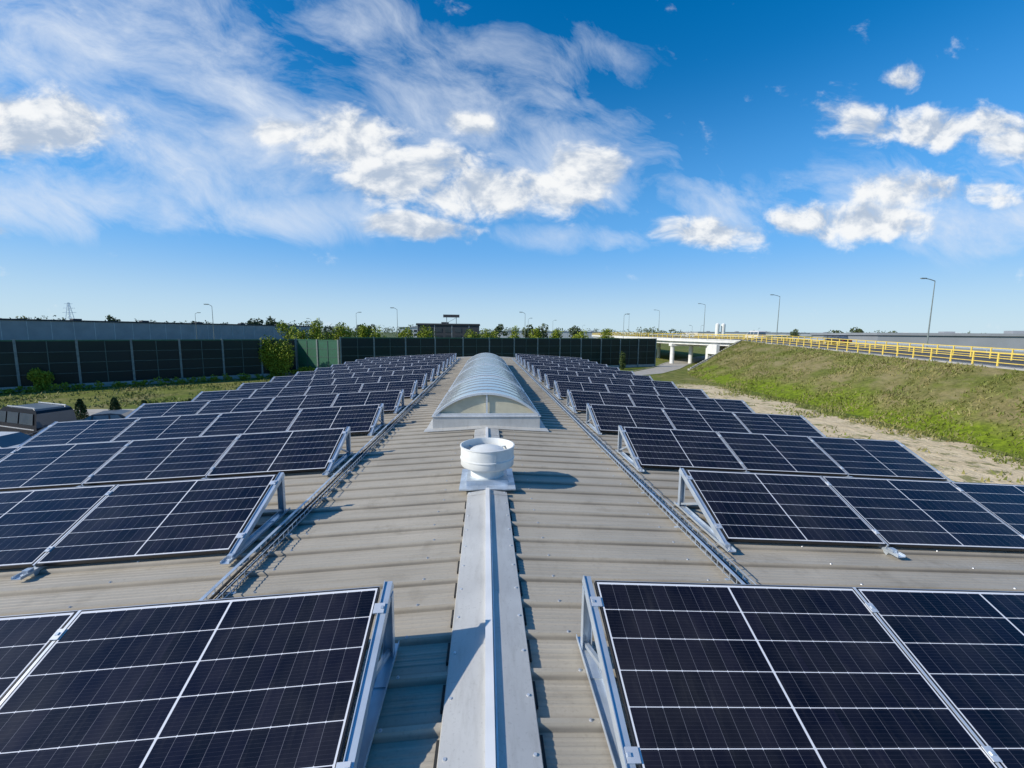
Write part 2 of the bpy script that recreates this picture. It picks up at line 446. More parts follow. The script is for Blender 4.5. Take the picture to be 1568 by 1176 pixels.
# ------------------------------------------------------------ solar rows
W=1.05; L=1.7625; TILT=.4092; HB=.10; PIT=2.4241; YT=2.468
ct,st=math.cos(TILT),math.sin(TILT)
def solar_row(row,side):
    xs=2.444 if row>1 else .662
    if row>1: n={-1:4,1:3}[side]
    else: n=5 if side<0 else 4
    mb=MB(); ytop=YT+(row-1)*PIT; ylow=ytop-W*ct
    ex=np.array((1,0,-SL*side)); ex/=np.linalg.norm(ex); ey=np.array((0,ct,st)); ez=np.cross(ex,ey)
    def O(x):
        return np.array((side*x,ylow,-SL*x+HB))
    PW=1.742
    for k in range(n):
        xin=xs+k*L+.01; xa=xin if side>0 else xin+PW
        o=O(xa)+ez*random.uniform(-.002,.002)
        mb.box(o,ex,ey,ez,(0,PW),(.005,W-.005),(-.035,0),1)
        mb.box(o,ex,ey,ez,(0,PW),(W-.0049,W-.001),(-.034,.0012),5)
        q=[o+ex*a+ey*(b+.005)+ez*.0012 for a,b in((.009,.009),(PW-.009,.009),(PW-.009,1.031),(.009,1.031))]
        mb.quad(q,0,[(.009,.009),(PW-.009,.009),(PW-.009,1.031),(.009,1.031)])
    for k in range(n+1):
        x=xs+k*L
        end=(k==0) or (k==n)
        off=-.035 if k==0 else (.035 if k==n else 0)
        o=O(x+off); rz=-SL*(x+off)
        if end:
            mb.box(o,ex,ey,ez,(-.024,.024),(-.06,W+.03),(-.055,-.004),2)
            mb.box(o,ex,ey,ez,(-.024,-.019),(-.06,W+.03),(-.004,.006),2)
        else:
            mb.box(o,ex,ey,ez,(-.03,.03),(-.06,W+.02),(-.085,-.036),2)
            mb.box(o,ex,ey,ez,(-.0085,.0085),(.0,W),(-.034,-.002),3)
        for v in(.16,.86):
            if end:
                s2=1 if (k==0)==(side>0) else -1
                xr=sorted((s2*-.012,s2*.05)); mb.box(o,ex,ey,ez,tuple(xr),(v*W-.03,v*W+.03),(-.003,.008),3)
            else: mb.box(o,ex,ey,ez,(-.022,.022),(v*W-.03,v*W+.03),(.0035,.010),3)
            mb.box(o,ex,ey,ez,(-.008,.008),(v*W-.008,v*W+.008),(.0105,.016),2)
        X=side*(x+off)
        mb.abox(X-.04,X+.04,ylow-.15,ytop+.10,rz+.042,rz+.048,2)
        for sx in(-1,1): mb.abox(X+sx*.04-.002,X+sx*.04+.002,ylow-.15,ytop+.10,rz+.042,rz+.068,2)
        zt=rz+HB+W*st-.05
        yb=ytop+.02
        mb.abox(X-.03,X+.03,yb-.004,yb,rz+.048,zt,2)
        for sx in(-1,1): mb.abox(X+sx*.03-.002,X+sx*.03+.002,yb-.055,yb-.004,rz+.048,zt,2)
        if end:
            mb.beam((X,yb-.03,rz+.08),(X,ylow+W*ct*.55,rz+HB+W*st*.55-.07),.025,.025,2)
            mb.abox(X-.036,X+.036,ytop-.25,ytop+.04,rz+.048,rz+.054,2)
        for yy in(ylow-.1,ytop+.06): mb.cyl((X,yy,rz+.048),.012,.012,0,.014,6,3)
        mb.abox(X-.026,X+.026,ylow-.075,ylow-.02,rz+.048,rz+.085,2)
    x0,x1=xs+.1,xs+n*L-.1
    for kk in range(n*2):
        a=x0+(x1-x0)*kk/(n*2); bq=x0+(x1-x0)*(kk+1)/(n*2); mz=(a+bq)/2
        f=lambda q,sag:(side*q,ytop-.06,-SL*q+HB+W*st-.07-sag)
        mb.beam(f(a,0),f(mz,.03),.012,.012,4); mb.beam(f(mz,.03),f(bq,0),.012,.012,4)
    return mb.make('solar_panel_row',[M_cell,M_black,M_galv,M_alu,M_rubber,M_silver])
for r in range(1,15):
    for s in(1,-1): solar_row(r,s)

# ------------------------------------------------------------ cable trays
def tray(x,y0,y1):
    mb=MB(); z=roofz(x)+.05; w=.055; h=.055; t=.006
    for dx,dz in((-w,0),(0,0),(w,0),(-w,h),(w,h)):
        mb.abox(x+dx-t/2,x+dx+t/2,y0,y1,z+dz,z+dz+t,0)
    y=y0
    while y<y1:
        mb.abox(x-w,x+w,y,y+t,z-t,z,0)
        for s in(-1,1): mb.abox(x+s*w+ (t/2 if s>0 else -t*1.5),x+s*w+(t*1.5 if s>0 else -t/2),y,y+t,z-t,z+h+t,0)
        y+=.10
    y=y0+.3
    while y<y1:
        mb.abox(x-.09,x+.09,y,y+.03,z-.03,z-t-.001,0); y+=1.0
    for dx,rr in((-.03,.008),(.018,.009)):
        ph=random.random()*6; yy=y0
        while yy<y1:
            ye=min(yy+.4,y1); g=lambda q:(x+dx+.008*math.sin(q*2.1+ph),q,z+.014)
            mb.beam(g(yy),g(ye),rr*2,rr*2,1); yy=ye
    mb.abox(x-w-.008,x-w+.022,y0,y1,z+h+t+.001,z+h+t+.005,0)
    mb.make('wire_cable_tray',[M_galv,M_rubber])
tray(-2.14,2.0,34.5); tray(2.16,2.0,34.5)

# ------------------------------------------------------------ ground, path, parking
mb=MB(); S=4000
mb.quad([(-S,-600,GZ),(S,-600,GZ),(S,5500,GZ),(-S,5500,GZ)],0)
mb.make('ground',[M_ground])
M_path=simple('light_paving',(.42,.39,.34),(.33,.31,.27),.9,0,1.5,.2)
mb=MB(); mb.quad([(-120,33.5,GZ+.006),(-10,36.2,GZ+.006),(-10,39.2,GZ+.006),(-120,37.3,GZ+.006)],0)
mb.make('service_path',[M_path])
mb=MB(); mb.quad([(-60,18,GZ+.006),(-23.2,18,GZ+.006),(-23.2,31.5,GZ+.006),(-60,31.5,GZ+.006)],0)
for k in range(12):
    x=-58+k*2.7
    mb.quad([(x,27.2,GZ+.012),(x+.12,27.2,GZ+.012),(x+.12,31.4,GZ+.012),(x,31.4,GZ+.012)],1)
mb.abox(-60,-23.05,31.5,31.65,GZ,GZ+.12,2); mb.abox(-23.2,-23.05,18,31.5,GZ,GZ+.12,2)
mb.make('car_park',[M_asph,M_white,M_conc])
mb=MB()
pts=[(-6,62,5),(8,65,5),(20,69,5),(30,76,5),(38,86,5),(46,99,6),(58,116,6),(80,140,6)]
def strip(mb,pts,z,mat):
    P=[Vector((p[0],p[1],z)) for p in pts]; Ls=[]
    for i,p in enumerate(P):
        d=(P[min(i+1,len(P)-1)]-P[max(i-1,0)]).normalized(); nrm=Vector((-d.y,d.x,0))*pts[i][2]/2
        Ls.append((p+nrm,p-nrm))
    for (a,b),(c2,d2) in zip(Ls[:-1],Ls[1:]): mb.quad([b,d2,c2,a],mat)
strip(mb,pts,GZ+.006,0)
strip(mb,[(p[0]-1.5,p[1]+2.6,.15) for p in pts],GZ+.12,1); strip(mb,[(p[0]+1.5,p[1]-2.6,.15) for p in pts],GZ+.12,1)
mb.make('service_road',[M_path,M_conc])

# ------------------------------------------------------------ embankment with road
def lerp(a,b,t): return a+(b-a)*t
tops=[(30,-20,-1.2),(35.8,5,-.95),(40.9,29.5,-.45),(45,47,-.08),(49,64,.32),(52.3,79,.68),(54,86,.86),(54,86,.86),(54.2,87,.86),(55,89,.88)]
toes=[(24,-20),(29.5,5),(32.6,29.5),(33.4,44),(33.6,58),(34.2,68),(37.5,76),(41.5,82.5),(46,88.5),(51.5,92)]
NS=10;NC=16
secs=[]
for i in range(len(tops)-1):
    for k in range(NS):
        t=k/NS
        secs.append((tuple(lerp(a,b,t) for a,b in zip(tops[i],tops[i+1])),tuple(lerp(a,b,t) for a,b in zip(toes[i],toes[i+1]))))
V=[];F=[]
for (tx,ty,tz),(ox,oy) in secs:
    for j in range(NC+1):
        t=j/NC; s=t*t*(3-2*t)*.35+t*.65
        x=lerp(ox,tx,t);y=lerp(oy,ty,t);z=lerp(GZ-.05,tz,s)
        if 0<j<NC: z+=.28*mn.noise(Vector((x*.35,y*.35,0)))+.1*mn.noise(Vector((x*1.3,y*1.3,3)))
        V.append((x,y,z))
for i in range(len(secs)-1):
    for j in range(NC):
        a=i*(NC+1)+j; F.append((a,a+NC+1,a+NC+2,a+1))
me=bpy.data.meshes.new('grass_embankment'); me.from_pydata(V,[],F); me.materials.append(M_emb)
me.polygons.foreach_set('use_smooth',[True]*len(F))
emb=bpy.data.objects.new('grass_embankment',me); COL.objects.link(emb)
EMB=np.array(V).reshape(len(secs),NC+1,3)
near=[(30,-20,-1.2),(35.8,5,-.95),(40.9,29.5,-.45),(45,47,-.08),(49,64,.32),(52.3,79,.68),(54,86,.86)]
farx=[58,61,64,66,67.5,69,69.5]
mb=MB()
for i in range(len(near)-1):
    a=near[i];b=near[i+1];fa=farx[i];fb=farx[i+1]
    mb.quad([a,(a[0]+1.2,a[1],a[2]-.0),(b[0]+1.2,b[1],b[2]),b],0)
    mb.quad([(a[0]+1.2,a[1],a[2]),(fa,a[1],a[2]),(fb,b[1],b[2]),(b[0]+1.2,b[1],b[2])],1)
    mb.quad([(fa,a[1],a[2]),(fa+14,a[1],GZ),(fb+14,b[1],GZ),(fb,b[1],b[2])],0)
    mb.quad([(a[0]+2.2,a[1],a[2]+.008),(a[0]+2.4,a[1],a[2]+.008),(b[0]+2.4,b[1],b[2]+.008),(b[0]+2.2,b[1],b[2]+.008)],2)
    mb.beam((a[0]+.2,a[1],a[2]+.05),(b[0]+.2,b[1],b[2]+.05),.35,.16,3)
mb.make('elevated_road',[M_emb,M_asph,M_white,M_conc])
bn=[(54,86,.86),(49.5,92,.95),(45,100,1.05),(42.5,112,1.15),(44,140,1.3),(50,180,1.3),(57,225,1.2)]
bf=[69.5,69.5,69.5,69.5,70,72,76]
bridge=empty('road_bridge'); mb=MB()
for i in range(len(bn)-1):
    a=bn[i];b=bn[i+1]; A=bf[i];B=bf[i+1]; t=1.25
    mb.quad([a,(A,a[1],a[2]),(B,b[1],b[2]),b],1)
    mb.quad([(a[0]+.8,a[1],a[2]-t),(A,a[1],a[2]-t),(B,b[1],b[2]-t),(b[0]+.8,b[1],b[2]-t)][::-1],0)
    mb.quad([(a[0],a[1],a[2]-.55),a,b,(b[0],b[1],b[2]-.55)],0)
    mb.quad([(a[0],a[1],a[2]-.55),(a[0]+.8,a[1],a[2]-.6),(b[0]+.8,b[1],b[2]-.6),(b[0],b[1],b[2]-.55)],0)
    mb.quad([(a[0]+.8,a[1],a[2]-t),(a[0]+.8,a[1],a[2]-.6),(b[0]+.8,b[1],b[2]-.6),(b[0]+.8,b[1],b[2]-t)],0)
    mb.quad([(A,a[1],a[2]-t),(A,a[1],a[2]),(B,b[1],b[2]),(B,b[1],b[2]-t)],0)
    mb.beam((a[0]+.15,a[1],a[2]+.06),(b[0]+.15,b[1],b[2]+.06),.4,.2,0)
mb.make('deck',[M_whitewall,M_asph],parent=bridge)
mb=MB()
for (x,y) in((45.8,101),(50.5,101),(60,101),(46.5,124),(52,124),(62,124),(50,155),(60,155)):
    mb.cyl((x,y,GZ),.5,.5,0,4.75,20,0)
mb.abox(45.2,68,100.2,101.8,-.75,-.15,0); mb.abox(45,68,123.2,124.8,-.6,-.05,0)
mb.make('piers',[M_whitewall],parent=bridge)
mb=MB(); mb.abox(50.5,69,93,94,GZ,-.3,0); mb.abox(50.2,50.9,89,93,-2.2,-.1,0); mb.make('abutment',[M_whitewall],parent=bridge)
mb=MB()
a=Vector((40.3,81,GZ+.1)); b=Vector((53.6,86,.75)); N=22
for k in range(N):
    p=a.lerp(b,k/N); q=a.lerp(b,(k+1)/N)
    mb.abox(p.x,q.x+.02,p.y-.5,p.y+.5,p.z-.3,p.z+.22,0)
mb.beam(a+Vector((0,-.7,.35)),b+Vector((0,-.7,.35)),.15,.2,0)
mb.make('concrete_steps',[M_conc])
def railing(path,name,mat,h=1.1,step=2.0,off=.2):
    mb=MB(); P=[Vector(p)+Vector((off,0,.1)) for p in path]
    for a,b in zip(P[:-1],P[1:]):
        for z,w in((h,.09),(h*.62,.06),(h*.3,.06)): mb.beam(a+Vector((0,0,z)),b+Vector((0,0,z)),w,w,0)
        n=max(1,int((b-a).length/step))
        for k in range(n):
            p=a.lerp(b,k/n); mb.abox(p.x-.05,p.x+.05,p.y-.05,p.y+.05,p.z,p.z+h+.05,0)
    mb.make(name,[mat])
railing(near[1:]+bn[1:],'yellow_railing',M_yel)
railing([(p[0]+8.5,p[1],p[2]) for p in near[1:]]+[(60,95,.95),(58,115,1.1)],'yellow_railing',M_yel)
mb=MB(); pf=[(f-.8,p[1],p[2]) for f,p in zip(farx,near)]+[(68.7,140,1.3),(71,180,1.3)]
for a,b in zip(pf[:-1],pf[1:]):
    a=Vector(a);b=Vector(b); mb.beam(a+Vector((0,0,.6)),b+Vector((0,0,.6)),.06,.3,0)
    n=int((b-a).length/4)
    for k in range(n):
        p=a.lerp(b,k/n); mb.abox(p.x,p.x+.1,p.y,p.y+.1,p.z,p.z+.7,0)
mb.make('guardrail',[M_galv])

# ------------------------------------------------------------ noise barriers
def barrier(a,b,z0,z1,bay=4.9,name='noise_barrier',glassmat=0,mull=2):
    mb=MB(); a=Vector((*a,0));b=Vector((*b,0)); d=(b-a); Ln=d.length; d.normalize(); nrm=Vector((d.y,-d.x,0))
    if nrm.y>0: nrm=-nrm
    n=max(1,round(Ln/bay)); w=Ln/n; h=z1-z0
    up=(0,0,1)
    for k in range(n+1):
        o=a+d*(k*w); mb.box(o,d,nrm,up,(-.11,.11),(-.14,.14),(z0,z1+.05),2)
    for k in range(n):
        o=a+d*(k*w)
        mb.box(o,d,nrm,up,(.11,w-.11),(-.05,.05),(z0,z0+.55),3)
        mb.box(o,d,nrm,up,(.11,w-.11),(-.03,.03),(z0+.55,z1-.16),glassmat)
        mb.box(o,d,nrm,up,(.11,w-.11),(-.06,.06),(z1-.16,z1),1)
        for j in range(1,4):
            zz=z0+.55+(h-.7)*j/4; mb.box(o,d,nrm,up,(.11,w-.11),(.031,.06),(zz-.03,zz+.03),4)
        for j in range(1,mull):
            mb.box(o,d,nrm,up,(w*j/mull-.04,w*j/mull+.04),(.061,.09),(z0+.55,z1-.16),4)
    return mb.make(name,[M_bar,M_barg,M_post,M_conc,M_rail])
barrier((-100,10),(-30,68.5),GZ,.75)
barrier((-29.8,68.6),(-22.6,66.2),GZ,.72,3.6,glassmat=1)
barrier((-22.3,66.3),(37.2,90.5),GZ,1.15)
barrier((84,118),(120,106),-1,1.9)
barrier((76,150),(84,118.3),-1,1.9)

# ------------------------------------------------------------ foliage helpers
def leaf_quads(C,size):
    n=len(C); a=rng.normal(size=(n,3)); a/=np.linalg.norm(a,axis=1)[:,None]
    b=np.cross(a,rng.normal(size=(n,3))); b/=np.linalg.norm(b,axis=1)[:,None]
    s=(np.asarray(size)*rng.uniform(.6,1.3,n))[:,None]
    V=np.stack([C-a*s,C-b*s*.6,C+a*s,C+b*s*.6],1).reshape(-1,3)
    F=np.arange(n*4).reshape(n,4); return V,F
def crown_points(c,r,n,lobes=9):
    out=[]
    for _ in range(lobes):
        d=rng.normal(size=3); d/=np.linalg.norm(d); lc=np.array(c)+d*np.array(r)*rng.uniform(.3,.75)
        lr=np.array(r)*rng.uniform(.3,.5)
        q=rng.normal(size=(n//lobes,3)); q/=np.linalg.norm(q,axis=1)[:,None]
        out.append(lc+q*lr*rng.uniform(.6,1.05,(n//lobes,1)))
    return np.concatenate(out)
C=[];S_=[]
def far_tree(x,y,h,w=None,n=90):
    w=w or h*.42
    p=crown_points((x,y,GZ+h*.58),(w,w,h*.42),n,7); C.append(p); S_.append(np.full(len(p),h*.055))
for k in range(640):
    px=rng.uniform(-1.5,1.75); d=rng.uniform(330,600)
    lump=.5+.5*math.sin(px*23)+.4*math.sin(px*61+1)
    h=rng.uniform(9.5,13)+lump*2.0+(d-330)*.006
    if px>.35: h-=2.0
    if px<-.45: h+=2.5
    far_tree(.063*d+px*d,d,h,h*.7,63)
for px,d,h in((-1.09,200,12.5),(-1.12,205,12),(-1.05,210,11.5),(-.58,280,16),(-.55,285,15.5),(-.61,290,14.5),(-.53,275,13.5),(-.9,260,15),(-.72,260,14),(.86,230,12.5),(.7,250,11.5),(.805,260,12),(.15,280,14),(-.35,210,10.5),(-.33,215,11),(.6,330,12.5),(.95,300,12.5),(.38,300,12),(.04,240,13),(.07,245,12.5),(-.03,300,14),(.22,260,12.5),(-.41,180,10.5)):
    far_tree(.063*d+px*d,d,h,h*.42,500)
C_=np.concatenate(C);S2=np.concatenate(S_); V,F=leaf_quads(C_,S2); tri_soup('distant_trees',V,F,[M_leaf_far])
def tree(x,y,h,r,n=2600,mat=None,name='deciduous_tree',z=GZ,leaf=.16):
    mb=MB(); mb.cyl((x,y,z),.14*h/8,.05,0,h*.7,8,0)
    for k in range(9):
        a=k*2.4; z0=h*(.3+.05*k); rr=r*.75
        mb.beam((x,y,z+z0),(x+rr*math.cos(a),y+rr*math.sin(a),z+z0+h*.2),.05*h/8,.05*h/8,0)
    p=crown_points((x,y,z+h*.62),(r,r,h*.38),n,14); V,F=leaf_quads(p,np.full(len(p),leaf))
    nv=len(mb.v); allV=np.concatenate([np.array(mb.v),V])
    me=bpy.data.meshes.new(name)
    me.from_pydata(allV.tolist(),[],mb.f+(F+nv).tolist())
    me.materials.append(M_bark); me.materials.append(mat or M_leaf_yel)
    me.polygons.foreach_set('material_index',mb.m+[1]*len(F)); me.update()
    o=bpy.data.objects.new(name,me); COL.objects.link(o)
for x,y,h,r in((-38,88,8.6,2.6),(-34,90,9.6,2.8),(-31,95,9.0,3.0),(-28,100,8.8,2.5),(-24.5,98,8.2,2.2),(-21,110,9.0,3),(-16,115,9.2,3),(14,120,9.2,2.6),(1,128,9.2,2.8),(20,118,8.8,2.5),(8,125,9.3,3),(-4,124,8.8,2.6),(28,122,9.0,2.8),(37,128,9.2,2.8),(-50,110,9.8,3)): tree(x,y,h,r,1400,leaf=.22)
def bush(name,c,r,n,leaf,mat,lobes=10):
    p=crown_points(c,r,n,lobes); p[:,2]=np.maximum(p[:,2],GZ+.02); V,F=leaf_quads(p,np.full(len(p),leaf)); return tri_soup(name,V,F,[mat])
bush('bush',(-50.5,50.5,GZ+1.3),(1.2,1.2,1.5),3000,.11,M_leaf_yel)
bush('ivy',(-32.0,65.6,GZ+3.1),(3.2,.8,3.4),9500,.13,M_leaf_yel,26)
bush('bush',(-27.5,66.6,GZ+.9),(3.0,.6,.9),2000,.12,M_leaf_yel)
bush('bush',(27,82,GZ+1.7),(1.0,.8,2.2),1200,.14,M_leaf_dk)
C=[]
for k in range(150):
    t=k/150; x=lerp(-95,-31,t);y=lerp(13,66.5,t)
    x+=rng.normal()*.4; y+=-1+rng.normal()*.4; h=rng.uniform(.3,1.1)
    p=crown_points((x,y,GZ+h*.5),(.7,.7,h*.6),110,5); C.append(p)
V,F=leaf_quads(np.concatenate(C),np.full(sum(map(len,C)),.10)); tri_soup('hedge_row',V,F,[M_leaf_yel])
for x,y,h in((-24.9,31.9,1.9),(-22.6,33.2,1.8),(-27.4,32.4,2.0),(-29.9,32.5,1.9),(-21.0,32.4,2.1)):
    n=1900; t=rng.uniform(.0,1,n)**.8; a=rng.uniform(0,6.28,n); r=np.sqrt(np.clip(1-t,0,1))*.28*h*.75*rng.uniform(.5,1.25,n)+.02
    p=np.stack([x+r*np.cos(a),y+r*np.sin(a),GZ+t*h],1); V,F=leaf_quads(p,np.full(n,.06))
    mb=MB(); mb.cyl((x,y,GZ),.05,.02,0,h*.85,8,0)
    nv=len(mb.v); me=bpy.data.meshes.new('conifer_tree'); me.from_pydata(mb.v+V.tolist(),[],mb.f+(F+nv).tolist())
    me.materials.append(M_bark);me.materials.append(M_leaf_dk); me.polygons.foreach_set('material_index',mb.m+[1]*len(F)); me.update()
    COL.objects.link(bpy.data.objects.new('conifer_tree',me))
def blades(P,h):
    n=len(P); a=rng.uniform(0,6.28,n); w=.03+h*.16
    dx=np.stack([np.cos(a)*w,np.sin(a)*w,np.zeros(n)],1); lean=np.stack([rng.normal(size=n)*.5*h,rng.normal(size=n)*.5*h,h],1)
    V=np.stack([P-dx,P+dx,P+lean],1).reshape(-1,3); return V
n=26000
x=rng.uniform(-75,-13,n); y=rng.uniform(39.5,67,n); keep=(y< 68.5+(x+30)*.836-1.0)
cl=np.array([mn.noise(Vector((a*.25,b*.25,0))) for a,b in zip(x,y)]); keep&=(rng.uniform(size=n)<.45+cl)
P1=np.stack([x[keep],y[keep],np.full(keep.sum(),GZ)],1)
n=60000; i=rng.integers(8,EMB.shape[0]-1,n); j=rng.integers(0,NC,n); t=rng.uniform(size=(n,1)); s=rng.uniform(size=(n,1))
P2=(EMB[i,j]*(1-t)+EMB[i+1,j]*t)*(1-s)+(EMB[i,j+1]*(1-t)+EMB[i+1,j+1]*t)*s
cl=np.array([mn.noise(Vector((a*.3,b*.3,9)))+.6*mn.noise(Vector((a*1.1,b*1.1,2))) for a,b,_ in P2]); P2=P2[rng.uniform(size=n)<.5+cl*1.3]
n=9000; y=rng.uniform(8,62,n); x=30.6+.03*(y-20)+rng.normal(size=n)*2.6; cl=np.array([mn.noise(Vector((a*.3,b*.3,5))) for a,b in zip(x,y)])
k=(cl+rng.normal(size=n)*.1>.08)&(x<34); P3=np.stack([x[k],y[k],np.full(k.sum(),GZ)],1)
P=np.concatenate([P1,P2,P3]); h=rng.uniform(.06,.30,len(P))
V=blades(P,h); tri_soup('grass',V,np.arange(len(V)).reshape(-1,3),[M_blade])

# ------------------------------------------------------------ street lamps
def street_lamp(x,y,z,h,ang=math.pi,arm=1.6,r=.1):
    mb=MB(); mb.cyl((x,y,z),r*1.5,r*1.5,0,.8,10,0); mb.cyl((x,y,z),r,r*.5,.8,h,10,0)
    c,s=math.cos(ang),math.sin(ang); p=Vector((x,y,z+h-.05)); last=p
    for k in range(1,6):
        t=k/5; q=p+Vector((c*arm*t,s*arm*t,.35*math.sin(t*1.4))); mb.beam(last,q,r*.9,r*.9,0); last=q
    d=Vector((c,s,0)); nrm=Vector((-s,c,0))
    mb.box(last,d,nrm,(0,0,1),(-.05,.75),(-.16,.16),(-.02,.1),0)
    mb.box(last,d,nrm,(0,0,1),(.05,.68),(-.12,.12),(-.06,-.021),1)
    mb.make('street_lamp',[M_post,M_capw])
for x,y,z,h in((69,62,.25,10.4),(69,96.5,1.0,10.2),(69.3,131,1.3,10.2),(70,168,1.3,10.2),(72,210,1.2,10.5)): street_lamp(x,y,z,h)
for x,y,h in((-54.5,88.5,11.8),(-81,124,11.5),(-35.8,120,12),(-19.7,96,12),(9.6,104,11.8),(35,106,11.8),(15,150,12),(27,170,12),(60,260,12),(-60,150,11),(95,190,11),(120,230,12),(150,260,12),(200,300,12)): street_lamp(x,y,GZ,h,ang=random.choice([0,math.pi]),arm=.7,r=.08)

# ------------------------------------------------------------ background buildings
def hall(name,a,b,depth,z1,wall,roofm,band=True,win=0):
    mb=MB(); a=Vector((*a,0));b=Vector((*b,0)); d=(b-a);Ln=d.length;d.normalize(); n=Vector((-d.y,d.x,0))
    if n.y<0: n=-n
    up=(0,0,1)
    mb.box(a,d,n,up,(0,Ln),(0,depth),(GZ,z1),0)
    mb.box(a,d,n,up,(-.3,Ln+.3),(-.3,depth+.3),(z1,z1+.5),1)
    k=0
    while k<Ln:
        mb.box(a,d,n,up,(k,k+.15),(-.06,-.003),(GZ,z1-.05),2); k+=6
    if band: mb.box(a,d,n,up,(0.,Ln),(-.05,-.003),(z1-2.2,z1-1.2),2)
    if win:
        k=3
        while k<Ln-3:
            for zz in (GZ+1.2,GZ+4.4,GZ+7):
                if zz+1.6<z1: mb.box(a,d,n,up,(k,k+2.2),(-.08,-.003),(zz,zz+1.6),3)
            k+=3.4
    k=8
    while k<Ln-5:
        mb.box(a,d,n,up,(k,k+2.5),(4,6),(z1+.5,z1+1.1),1); k+=22
    mb.make(name,[wall,roofm,M_clad2,M_glass])
hall('warehouse',(-175,95),(-104,268),60,4.6,M_clad,M_dark,False)
hall('office_building',(-24,150),(-2.5,150),14,4.6,M_dark,M_dark,False,1)
hall('warehouse',(10,330),(95,330),40,3.2,M_clad2,M_clad,False)
hall('warehouse',(170,330),(330,300),50,4.0,M_clad2,M_clad,False)
hall('warehouse',(104,66),(121,104),30,2.3,M_clad,M_clad,True)
hall('warehouse',(-60,300),(-35,300),20,5,M_clad2,M_clad,False,1)
hall('warehouse',(240,240),(330,170),40,3.5,M_clad,M_clad2,True)
mb=MB()
for x in(-14,-10.6): mb.abox(x,x+.2,152,152.2,5,8.2,0)
mb.abox(-15.1,-9.4,151.9,152.3,7.3,8.3,1); mb.beam((-14,152,5.2),(-10.4,152,7.3),.1,.1,0)
mb.make('rooftop_billboard',[M_post,M_dark])
for x in(152,156):
    mb=MB(); mb.cyl((x,270,GZ),1.3,1.3,0,14,20,0); mb.cyl((x,270,GZ+14),1.3,.3,0,.8,20,0); mb.make('storage_silo',[M_white])
mb=MB(); px,py=-386,420
def lv(t): return 3.2*(1-t)+.4
for sx in(-1,1):
    for sy in(-1,1): mb.beam((px+sx*lv(0),py+sy*lv(0),GZ),(px+sx*lv(1),py+sy*lv(1),26),.3,.3,0)
for k in range(9):
    t=k/9;t2=(k+1)/9
    for s in(-1,1):
        mb.beam((px-s*lv(t),py,GZ+31*t),(px+s*lv(t2),py,GZ+31*t2),.2,.2,0)
for z,w in((17,6),(21,5),(25,3.5)): mb.beam((px-w,py,z),(px+w,py,z),.35,.35,0)
mb.make('power_pylon',[M_galv])

